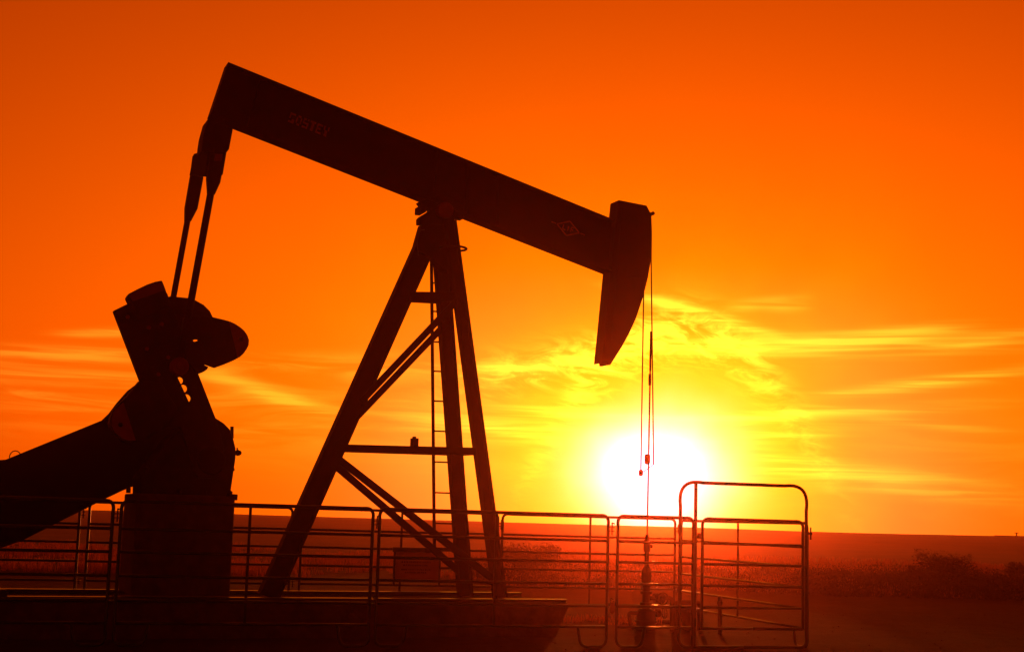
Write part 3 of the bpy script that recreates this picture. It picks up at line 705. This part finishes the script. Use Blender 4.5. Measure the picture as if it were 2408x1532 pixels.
shrub(1245, 1352, 1.9, .95, 'dark bush behind the far row, right of the pumpjack legs', 6, 1.3)
shrub(2398, 1372, 1.0, .8, 'bush cut by the right edge of the frame', 7)
shrub(1520, 1350, 1.1, .4, 'small bush behind the wellhead and far row', 8, .8)
# weeds and dry grass that nobody could count
def grass_field(name, seed, n, region, hgt, m_, label):
    rng = random.Random(seed); bm = bmesh.new()
    for _ in range(n):
        x_, y_, dn = region(rng)
        z_ = gz(x_, y_); hh = hgt*rng.uniform(.4, 1.15)*dn; nb = rng.randint(5, 9)
        sc = 1 + y_/60.0
        for _b in range(nb):
            a = rng.uniform(0, 6.283); l = rng.uniform(.1, .5)*hh; w_ = .006*sc
            bx, by = x_+rng.gauss(0, .06), y_+rng.gauss(0, .06)
            t0_ = Vector((bx, by, z_-.02)); t1_ = t0_ + Vector((l*.4*math.cos(a), l*.4*math.sin(a), hh*.6)); t2_ = t0_ + Vector((l*math.cos(a), l*math.sin(a), hh*rng.uniform(.8, 1)))
            s = Vector((math.cos(a+1.57), math.sin(a+1.57), 0))*w_
            v = [bm.verts.new(q) for q in (t0_-s, t0_+s, t1_+s*.8, t1_-s*.8, t2_)]
            bm.faces.new(v[:4]); bm.faces.new((v[3], v[2], v[4]))
    o = obj(name, bm, m_); o['kind'] = 'stuff'; o['label'] = label; o['category'] = 'grass'
    return o
def reg_band(rng):
    while True:
        y_ = 34 + 34*rng.random()**1.3; x_ = rng.uniform(-.42, .42)*y_
        n_ = noise.noise(Vector((x_*.16, y_*.16, 3)))
        edge = 36 + 3.5*noise.noise(Vector((x_*.12, 1, 8)))
        if y_ > edge and n_ + .32 > rng.random()*.75: return x_, y_, .7 + .7*max(0, n_+.1)
def reg_far(rng):
    while True:
        y_ = 62 + 120*rng.random(); x_ = rng.uniform(-.42, .42)*y_
        if noise.noise(Vector((x_*.07, y_*.07, 6))) > -.05 + .3*rng.random(): return x_, y_, 1.0
grass_field('dry_grass', 11, 7500, reg_band, .34, 'grass', 'dry backlit weeds beyond the bare yard')
def thicket(seed, n, label):
    rng = random.Random(seed); bm = bmesh.new()
    for _ in range(n):
        px = rng.uniform(1120, 2440); y_ = rng.uniform(35.5, 47)
        if px < 1890 and rng.random() < .6: continue
        x_ = ray(px, 1300).x/ray(px, 1300).y*y_; z_ = gz(x_, y_); h = rng.uniform(.2, .58)*(1 if px > 1890 else .7); w = rng.uniform(.25, .6)
        for _k in range(int(420*w/.4)):
            d = Vector((rng.gauss(0, .5), rng.gauss(0, .5), abs(rng.gauss(.4, .3))))
            p = Vector((x_+d.x*w, y_+d.y*w, z_+min(d.z, 1.15)*h)); s = rng.uniform(.02, .05)
            a = Vector((rng.gauss(0, .7), rng.gauss(0, .7), 1)).normalized()*s; b_ = a.orthogonal().normalized()*s*.35
            bm.faces.new([bm.verts.new(q) for q in (p-a, p+b_, p+a, p-b_)])
    o = obj('weed_thicket', bm, 'leaf'); o['kind'] = 'stuff'; o['label'] = label; o['category'] = 'weeds'
thicket(12, 420, 'dark tangle of low weeds along the far edge of the yard')
def reg_pad(rng):
    u_ = rng.uniform(-8, 9); v_ = rng.choice([VFAR+.1, VFAR-.2, VFAR+.5])+rng.gauss(0, .25); p = FF.world(u_, v_); return p.x, p.y, .6
grass_field('fence_weeds', 13, 420, reg_pad, .26, 'grass', 'dry weeds along the foot of the far row')
# loose stones on the yard
bm = bmesh.new(); rng = random.Random(21)
for _ in range(700):
    y_ = rng.uniform(12, 36); x_ = rng.uniform(-.45, .45)*y_; s = rng.uniform(.008, .02)
    z_ = gz(x_, y_)
    r_ = bmesh.ops.create_icosphere(bm, subdivisions=1, radius=s)
    for v in r_['verts']:
        v.co = Vector((v.co.x*rng.uniform(.8, 1.3), v.co.y*rng.uniform(.8, 1.3), v.co.z*.6)) + Vector((x_, y_, z_+s*.2))
o = obj('gravel', bm, 'concrete'); o['kind'] = 'stuff'; o['label'] = 'loose stones scattered over the dirt yard'; o['category'] = 'gravel'

# far low shed on the skyline
d = ray(2379, 1262); P = cam_loc + d*(166/d.y); zg = gz(P.x, P.y)
SH = thing('shed', 'tiny low flat shed on the skyline at the right edge', 'shed', (P.x, P.y, zg))
zt_ = (cam_loc + ray(2395, 1259)*(166/ray(2395, 1259).y)).z - zg
bm = bmesh.new(); add_box(bm, (0, -1, -.6), (9, 5, zt_-.08)); obj('wall', bm, 'wall', SH)
bm = bmesh.new(); add_box(bm, (-.2, -1.3, zt_-.08), (9.3, 5.3, zt_)); obj('roof', bm, 'wall', SH)
bm = bmesh.new(); add_tube(bm, [(.4, -.5, zt_), (.4, -.5, zt_+.4)], .08, 8); add_tube(bm, [(.15, -.5, zt_+.34), (.65, -.5, zt_+.34)], .04, 6); obj('vent_pipe', bm, 'wall', SH)

# ------------------------------------------------------------------ haze
hz = bpy.data.materials.new('evening_haze'); hz.use_nodes = True; t = hz.node_tree; t.nodes.clear()
pv = t.nodes.new('ShaderNodeVolumePrincipled'); pv.inputs['Color'].default_value = (1, .3, .2, 1); pv.inputs['Density'].default_value = .0015; pv.inputs['Anisotropy'].default_value = .94
om = t.nodes.new('ShaderNodeOutputMaterial'); t.links.new(pv.outputs[0], om.inputs['Volume'])
bm = bmesh.new(); add_box(bm, (-330, -32, -2.6), (330, 300, 7.6))
ho = obj('haze', bm, hz); ho['kind'] = 'stuff'; ho['label'] = 'thin warm evening haze over the plain'; ho['category'] = 'haze'
